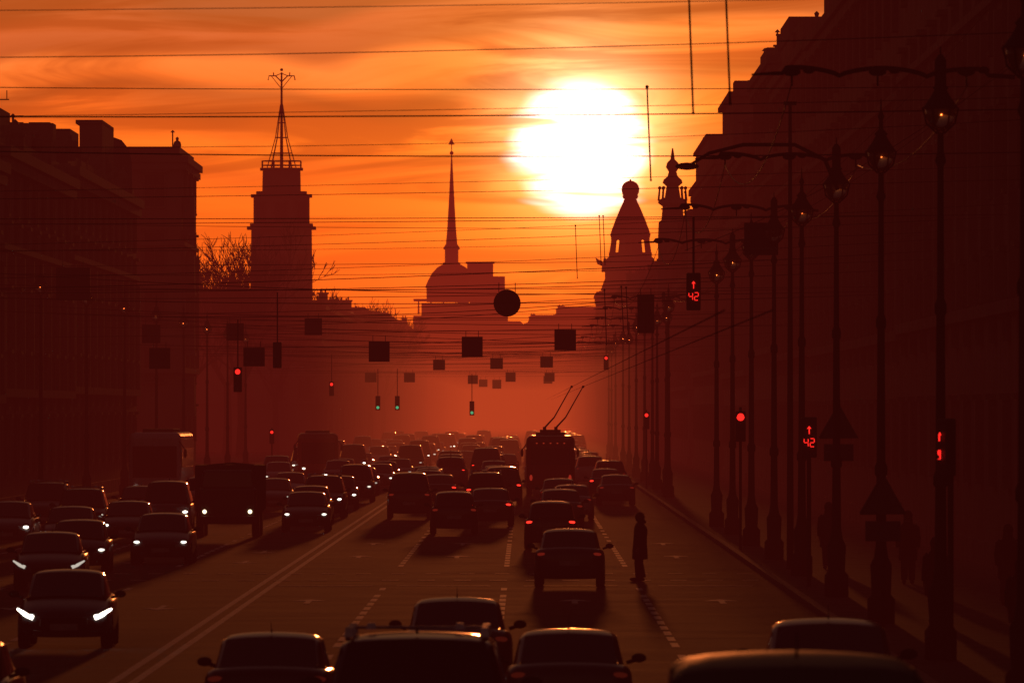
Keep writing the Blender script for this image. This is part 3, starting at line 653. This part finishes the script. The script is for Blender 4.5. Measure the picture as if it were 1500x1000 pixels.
for i in range(6): m.tube([(-1.18,-5.2+i*.8,.95),(-1.2,-5.2+i*.8,2.5),(0,-5.2+i*.8,2.6),(1.2,-5.2+i*.8,2.5),(1.18,-5.2+i*.8,.95)],.03,4)
m.obj('cargo_cover',M['canvas'],parent=tk,bevel=.08)
m=MB(); m.box((0,-.1,1.15),(2.05,1.5,1.2)); m.box((0,-.2,2.05),(1.95,1.2,.65),.88); o=m.obj('cab',M['paintcar'],parent=tk,bevel=.08); o.color=(.03,.035,.03,1)
m=MB(); m.add([(-.88,.44,1.8),(.88,.44,1.8),(.8,.4,2.28),(-.8,.4,2.28)],[(0,1,2,3)]); m.obj('windscreen',M['carglass'],parent=tk)
m=MB(); m.box((0,.72,.62),(2.1,.16,.28)); m.obj('bumper',M['plastic'],parent=tk,bevel=.03)
m=MB(); m.box((0,-2.8,.7),(1.0,5.2,.25)); m.obj('chassis',M['plastic'],parent=tk,bevel=.03)
for sx in(-1,1):
    m=MB(); m.ball((sx*.8,.68,.92),.075,10,(1,.4,1)); o=m.obj('headlight',M['lens'],parent=tk,smooth=True); o.color=(.3,.24,.15,1)
    m=MB(); m.box((sx*1.25,.35,1.85),(.18,.06,.4)); m.tube([(sx*1.0,.35,2.1),(sx*1.25,.35,2.0)],.02,4); m.obj('side_mirror',M['plastic'],parent=tk)
    for yy in(-.1,-4.2):
        w_=empty('wheel'); w_.parent=tk; w_.location=(sx*.98,yy,.46); m=MB(); m.tube([(-.13,0,0),(-.1,0,0),(.1,0,0),(.13,0,0)],[.4,.46,.46,.4],18); m.obj('tyre',M['rubber'],parent=w_,smooth=True)
tag(tk,'canvas covered truck driving with round headlights lit','truck')
# ------------------------------------------------------------ people
def person(loc,rot,label,sc=1,stride=.0):
    root=empty('person',loc); root.rotation_euler=(0,0,rot); root.scale=(sc,)*3
    V=[];E=[];Rr=[]
    def v(p,r,par=None):
        V.append(p); Rr.append(r if isinstance(r,tuple) else (r,r)); i=len(V)-1
        if par is not None: E.append((par,i))
        return i
    pel=v((0,0,.95),(.14,.11)); sp=v((0,0,1.15),(.125,.1),pel); ch=v((0,-.01,1.36),(.15,.11),sp); nk=v((0,0,1.5),.055,ch)
    h1=v((0,.02,1.58),(.07,.075),nk); h2=v((0,.03,1.66),(.078,.095),h1); h3=v((0,.02,1.75),(.065,.075),h2); v((0,.135,1.645),.014,h2)
    for s in(-1,1):
        sh=v((s*.18,-.01,1.41),.062,ch); el=v((s*.235,-.05,1.13),.045,sh); wr=v((s*.235,.04,.9),.028,el); pa=v((s*.235,.06,.83),(.02,.036),wr)
        for i,l in enumerate((.07,.085,.08,.06)):
            yy=.03+.02*i; a=v((s*.235,yy+.01,.795),.009,pa); b_=v((s*.23,yy+.015,.795-l*.6),.008,a); v((s*.22,yy+.01,.795-l),.007,b_)
        a=v((s*.225,.1,.83),.01,pa); v((s*.215,.115,.785),.009,a)
        hp=v((s*.09,0,.88),.088,pel); st_=s*stride
        kn=v((s*.09,.03+st_,.49),.058,hp); an=v((s*.09,-.02+st_*2,.09),.04,kn); v((s*.1,.15+st_*2,.04),.036,an)
    me=bpy.data.meshes.new('body'); me.from_pydata(V,E,[]); me.materials.append(M['skin']); o=bpy.data.objects.new('body',me); COL.objects.link(o); o.parent=root
    sk=o.modifiers.new('k','SKIN'); sk.use_smooth_shade=True
    for i,r_ in enumerate(Rr): me.skin_vertices[0].data[i].radius=r_; me.skin_vertices[0].data[i].use_root=(i==0)
    q=o.modifiers.new('s','SUBSURF'); q.levels=1; q.render_levels=1
    def loft(m,L_,n=14):
        vs=[];fs=[]
        for (x,y,z,a,b) in L_:
            for k in range(n): t=2*math.pi*k/n; vs.append((x+a*math.cos(t),y+b*math.sin(t),z+.006*math.sin(5*t+z*9)))
        for i in range(len(L_)-1):
            for k in range(n): k2=(k+1)%n; fs.append((i*n+k,i*n+k2,(i+1)*n+k2,(i+1)*n+k))
        m.add(vs,fs)
    m=MB(); loft(m,[(0,0,.58,.225,.2),(0,0,.62,.235,.21),(0,0,.85,.225,.2),(0,0,1.0,.205,.185),(0,-.01,1.15,.2,.18),(0,-.02,1.32,.215,.185),(0,-.015,1.42,.2,.165),(0,-.005,1.49,.13,.12),(0,0,1.53,.09,.1)])
    for s in(-1,1): m.tube([(s*.16,-.01,1.43),(s*.2,-.02,1.38),(s*.24,-.05,1.13),(s*.238,.035,.9)],[.075,.085,.075,.06],10)
    m.obj('coat',M['cloth'],parent=root,smooth=True)
    m=MB()
    for s in(-1,1): st_=s*stride; m.tube([(s*.09,0,.9),(s*.09,.03+st_,.49),(s*.09,-.02+st_*2,.1)],[.11,.09,.08],10)
    m.obj('trousers',M['cloth2'],parent=root,smooth=True)
    for s in(-1,1): m=MB(); m.ball((s*.095,.07+s*stride*2,.05),.15,10,(.36,1,.36)); m.obj('shoe',M['cloth'],parent=root,smooth=True)
    m=MB(); m.ball((0,-.0,1.68),.13,12,(.9,1.0,1.05)); m.tube([(0,-.06,1.5),(0,-.03,1.6)],[.12,.11],10); m.obj('hood',M['cloth'],parent=root,smooth=True)
    tag(root,label,'person')
person((3.0,251,0),math.pi/2,'person in a dark hooded coat standing on the crossing line',1.0,.03)
rp=random.Random(3)
for i,(x,y) in enumerate([(8.9,172),(9.9,180),(8.4,196),(10.8,214),(9.6,240),(8.3,262)]):
    person((x,y,.14),rp.choice([0,math.pi])+rp.uniform(-.3,.3),'pedestrian in a dark coat walking along the pavement',rp.uniform(.92,1.03),.06)
# ------------------------------------------------------------ haze volumes (homogeneous), emission stands in for scattered sunlight
def haze(c,d,acol,adens,ecol,est,label):
    hz=MB(); hz.box(c,d); ho=hz.obj('haze',M['ground']); ho.data.materials.clear(); ho['kind']='stuff'; ho['label']=label; ho['category']='haze'
    vm=bpy.data.materials.new('haze'); nt=nodes(vm); N=nt.nodes; L=nt.links
    o=N.new('ShaderNodeOutputMaterial'); ab=N.new('ShaderNodeVolumeAbsorption'); em=N.new('ShaderNodeEmission'); ad_=N.new('ShaderNodeAddShader')
    L.new(ab.outputs[0],ad_.inputs[0]); L.new(em.outputs[0],ad_.inputs[1]); L.new(ad_.outputs[0],o.inputs['Volume'])
    ab.inputs[0].default_value=(*acol,1); ab.inputs[1].default_value=adens
    em.inputs[0].default_value=(*ecol,1); em.inputs[1].default_value=est
    vm.cycles.homogeneous_volume=True
    ho.data.materials.append(vm)
haze((0,1500,60),(600,3400,130),(.75,.5,.25),5e-4,(1,.068,.045),.88e-4,'evening haze filling the street, its warm sunlit glow emitted by the volume')
haze((-4.5,1430,8.5),(26,1500,19),(.7,.6,.5),6e-4,(1,.13,.03),1.25e-4,'low mist over the far traffic, its sunlit glow emitted by the volume')  # low layer added for the sunset glow, which its own emission imitates
haze((-2.5,1290,3.8),(20,1440,9.5),(.7,.6,.5),9e-4,(1,.17,.05),2.3e-4,'low mist over the far traffic, its sunlit glow emitted by the volume')  # second, brighter layer, glow again put in as emission
def mth(N,L,op,a,b=None,c=None,clamp=False):
    n=N.new('ShaderNodeMath'); n.operation=op; n.use_clamp=clamp
    for i,x in enumerate((a,b,c)):
        if x is None: continue
        if isinstance(x,(int,float)): n.inputs[i].default_value=x
        else: L.new(x,n.inputs[i])
    return n.outputs[0]
# ------------------------------------------------------------ world
w=bpy.data.worlds.new('World'); scene.world=w; w.use_nodes=True; nt=w.node_tree; N=nt.nodes; L=nt.links
for n in list(N): N.remove(n)
elev=math.asin(.385/14); az=.083/14
sd=Vector((math.sin(az)*math.cos(elev),math.cos(az)*math.cos(elev),math.sin(elev)))
out=N.new('ShaderNodeOutputWorld'); bg=N.new('ShaderNodeBackground')
sky=N.new('ShaderNodeTexSky'); sky.sky_type='NISHITA'; sky.sun_disc=False; sky.sun_elevation=elev; sky.sun_rotation=az
bg2=N.new('ShaderNodeBackground'); L.new(sky.outputs[0],bg2.inputs[0]); bg2.inputs[1].default_value=.012
ash=N.new('ShaderNodeAddShader'); L.new(bg.outputs[0],ash.inputs[0]); L.new(bg2.outputs[0],ash.inputs[1]); L.new(ash.outputs[0],out.inputs[0])
tc=N.new('ShaderNodeTexCoord'); sp=N.new('ShaderNodeSeparateXYZ'); L.new(tc.outputs['Generated'],sp.inputs[0])
m_=lambda *a,**k: mth(N,L,*a,**k)
U=m_('MULTIPLY',sp.outputs[0],14); V=m_('MULTIPLY',sp.outputs[2],14)
def ramp(fac,stops,interp='LINEAR'):
    r=N.new('ShaderNodeValToRGB'); r.color_ramp.interpolation=interp; el=r.color_ramp.elements
    while len(el)<len(stops): el.new(.5)
    for x,(p,c) in zip(el,stops): x.position=p; x.color=(*c,1)
    L.new(fac,r.inputs[0]); return r.outputs[0]
def s2l(*c):
    c=[((x/255+.055)/1.055)**2.4 if x>10 else x/255/12.92 for x in c]
    return (max(.03,(c[0]-.22)/.67),c[1]/.47,c[2]/.32)
def noise(vx,vy,scale,det,dist=0,rough=.55):
    cm=N.new('ShaderNodeCombineXYZ'); L.new(vx,cm.inputs[0]); L.new(vy,cm.inputs[1])
    nz=N.new('ShaderNodeTexNoise'); nz.noise_dimensions='2D'; nz.inputs['Scale'].default_value=scale; nz.inputs['Detail'].default_value=det; nz.inputs['Roughness'].default_value=rough; nz.inputs['Distortion'].default_value=dist; L.new(cm.outputs[0],nz.inputs['Vector']); return nz.outputs[0]
Vt=m_('ADD',V,m_('MULTIPLY',U,-.03))
n1=noise(m_('MULTIPLY',U,1.6),m_('MULTIPLY',Vt,3),1.0,2,.4)
Vw=m_('ADD',Vt,m_('MULTIPLY',m_('SUBTRACT',n1,.5),.16))
base=ramp(m_('MULTIPLY',Vw,1/1.5),[(p/1.5,s2l(*c)) for p,c in [(0,(218,62,12)),(.12,(228,70,10)),(.24,(232,74,10)),(.33,(234,82,12)),(.375,(206,64,14)),(.405,(236,98,22)),(.435,(214,78,22)),(.46,(160,52,22)),(.485,(226,96,34)),(.515,(234,108,44)),(.535,(160,54,28)),(.57,(180,66,34)),(.60,(142,46,26)),(.66,(160,60,34)),(.8,(120,40,27)),(1.5,(135,44,29))]])
n2=noise(m_('MULTIPLY',U,1.5),m_('MULTIPLY',Vt,14),1.2,5,.7,.55)
wgt=N.new('ShaderNodeMapRange'); wgt.inputs['From Min'].default_value=.12; wgt.inputs['From Max'].default_value=.40; L.new(V,wgt.inputs['Value'])
cl_=N.new('ShaderNodeMapRange'); cl_.interpolation_type='SMOOTHSTEP'; cl_.inputs['From Min'].default_value=.36; cl_.inputs['From Max'].default_value=.66; L.new(n2,cl_.inputs['Value'])
ccol=ramp(cl_.outputs[0],[(0,(.4,.32,.35)),(.45,(.9,.85,.85)),(1,(1.15,1.25,1.5))])
mx=N.new('ShaderNodeMix'); mx.data_type='RGBA'; mx.inputs[6].default_value=(1,1,1,1); L.new(wgt.outputs[0],mx.inputs[0]); L.new(ccol,mx.inputs[7])
mul=N.new('ShaderNodeVectorMath'); mul.operation='MULTIPLY'; L.new(base,mul.inputs[0]); L.new(mx.outputs[2],mul.inputs[1])
dt=N.new('ShaderNodeVectorMath'); dt.operation='DOT_PRODUCT'; L.new(tc.outputs['Generated'],dt.inputs[0]); dt.inputs[1].default_value=sd
fall=m_('MULTIPLY_ADD',m_('POWER',m_('MAXIMUM',dt.outputs['Value'],0),70),1.03,.010)
sc=N.new('ShaderNodeVectorMath'); sc.operation='SCALE'; L.new(mul.outputs[0],sc.inputs[0]); L.new(fall,sc.inputs['Scale'])
du=m_('SUBTRACT',U,.083); dv=m_('SUBTRACT',V,.378)
rr=m_('SQRT',m_('ADD',m_('POWER',du,2),m_('POWER',dv,2)))
front=m_('GREATER_THAN',sp.outputs[1],0)
g1=m_('EXPONENT',m_('MULTIPLY',rr,-1/.11)); 
dv2=m_('SUBTRACT',V,.42); r2=m_('SQRT',m_('ADD',m_('POWER',m_('MULTIPLY',du,1.0),2),m_('POWER',dv2,2)))
g2=m_('EXPONENT',m_('MULTIPLY',m_('POWER',m_('MULTIPLY',r2,1/.09),2),-1))
rrw=m_('ADD',rr,m_('MULTIPLY',m_('SUBTRACT',n2,.5),.07))
ds=N.new('ShaderNodeMapRange'); ds.interpolation_type='SMOOTHSTEP'; ds.inputs['From Min'].default_value=.12; ds.inputs['From Max'].default_value=.06; L.new(rrw,ds.inputs['Value'])
n3=noise(m_('MULTIPLY',U,2.5),m_('MULTIPLY',Vt,30),1.0,3,.5)
vb=N.new('ShaderNodeMapRange'); vb.interpolation_type='SMOOTHSTEP'; vb.inputs['From Min'].default_value=.66; vb.inputs['From Max'].default_value=.42; vb.inputs['To Min'].default_value=.06; vb.inputs['To Max'].default_value=1; L.new(n3,vb.inputs['Value'])
def addc(prev,col,fac):
    s_=N.new('ShaderNodeVectorMath'); s_.operation='SCALE'; s_.inputs[0].default_value=col; L.new(m_('MULTIPLY',fac,front),s_.inputs['Scale'])
    a=N.new('ShaderNodeVectorMath'); a.operation='ADD'; L.new(prev,a.inputs[0]); L.new(s_.outputs[0],a.inputs[1]); return a.outputs[0]
cloudmod=m_('MULTIPLY_ADD',cl_.outputs[0],.7,.5)
c=addc(sc.outputs[0],(2.2,1.3,.18),m_('MULTIPLY',g1,cloudmod))
c=addc(c,(3,3.0,2.4),m_('MULTIPLY',g2,cloudmod)); c=addc(c,(4,5.5,8),m_('MULTIPLY',ds.outputs[0],vb.outputs[0]))
L.new(c,bg.inputs[0]); bg.inputs[1].default_value=1.0
w.cycles.sampling_method='MANUAL'; w.cycles.sample_map_resolution=1024
# ------------------------------------------------------------ sun
sl=bpy.data.lights.new('sun','SUN'); sl.energy=.6; sl.angle=math.radians(.6); sl.color=(1,.34,.11)
so=bpy.data.objects.new('sun',sl); COL.objects.link(so); so.rotation_euler=sd.to_track_quat('Z','Y').to_euler()
# ------------------------------------------------------------ camera
cd=bpy.data.cameras.new('camera'); cd.sensor_width=36; cd.lens=336; cd.clip_start=1; cd.clip_end=12000
co=bpy.data.objects.new('camera',cd); COL.objects.link(co); co.location=(0,0,4.5); co.rotation_euler=(math.radians(90.409),0,math.radians(.082))
cd.dof.use_dof=True; cd.dof.focus_distance=420; cd.dof.aperture_fstop=7
scene.camera=co
scene.view_settings.view_transform='Standard'; scene.view_settings.look='None'; scene.view_settings.exposure=0
for t in TEMPL:
    bpy.data.objects.remove(t)
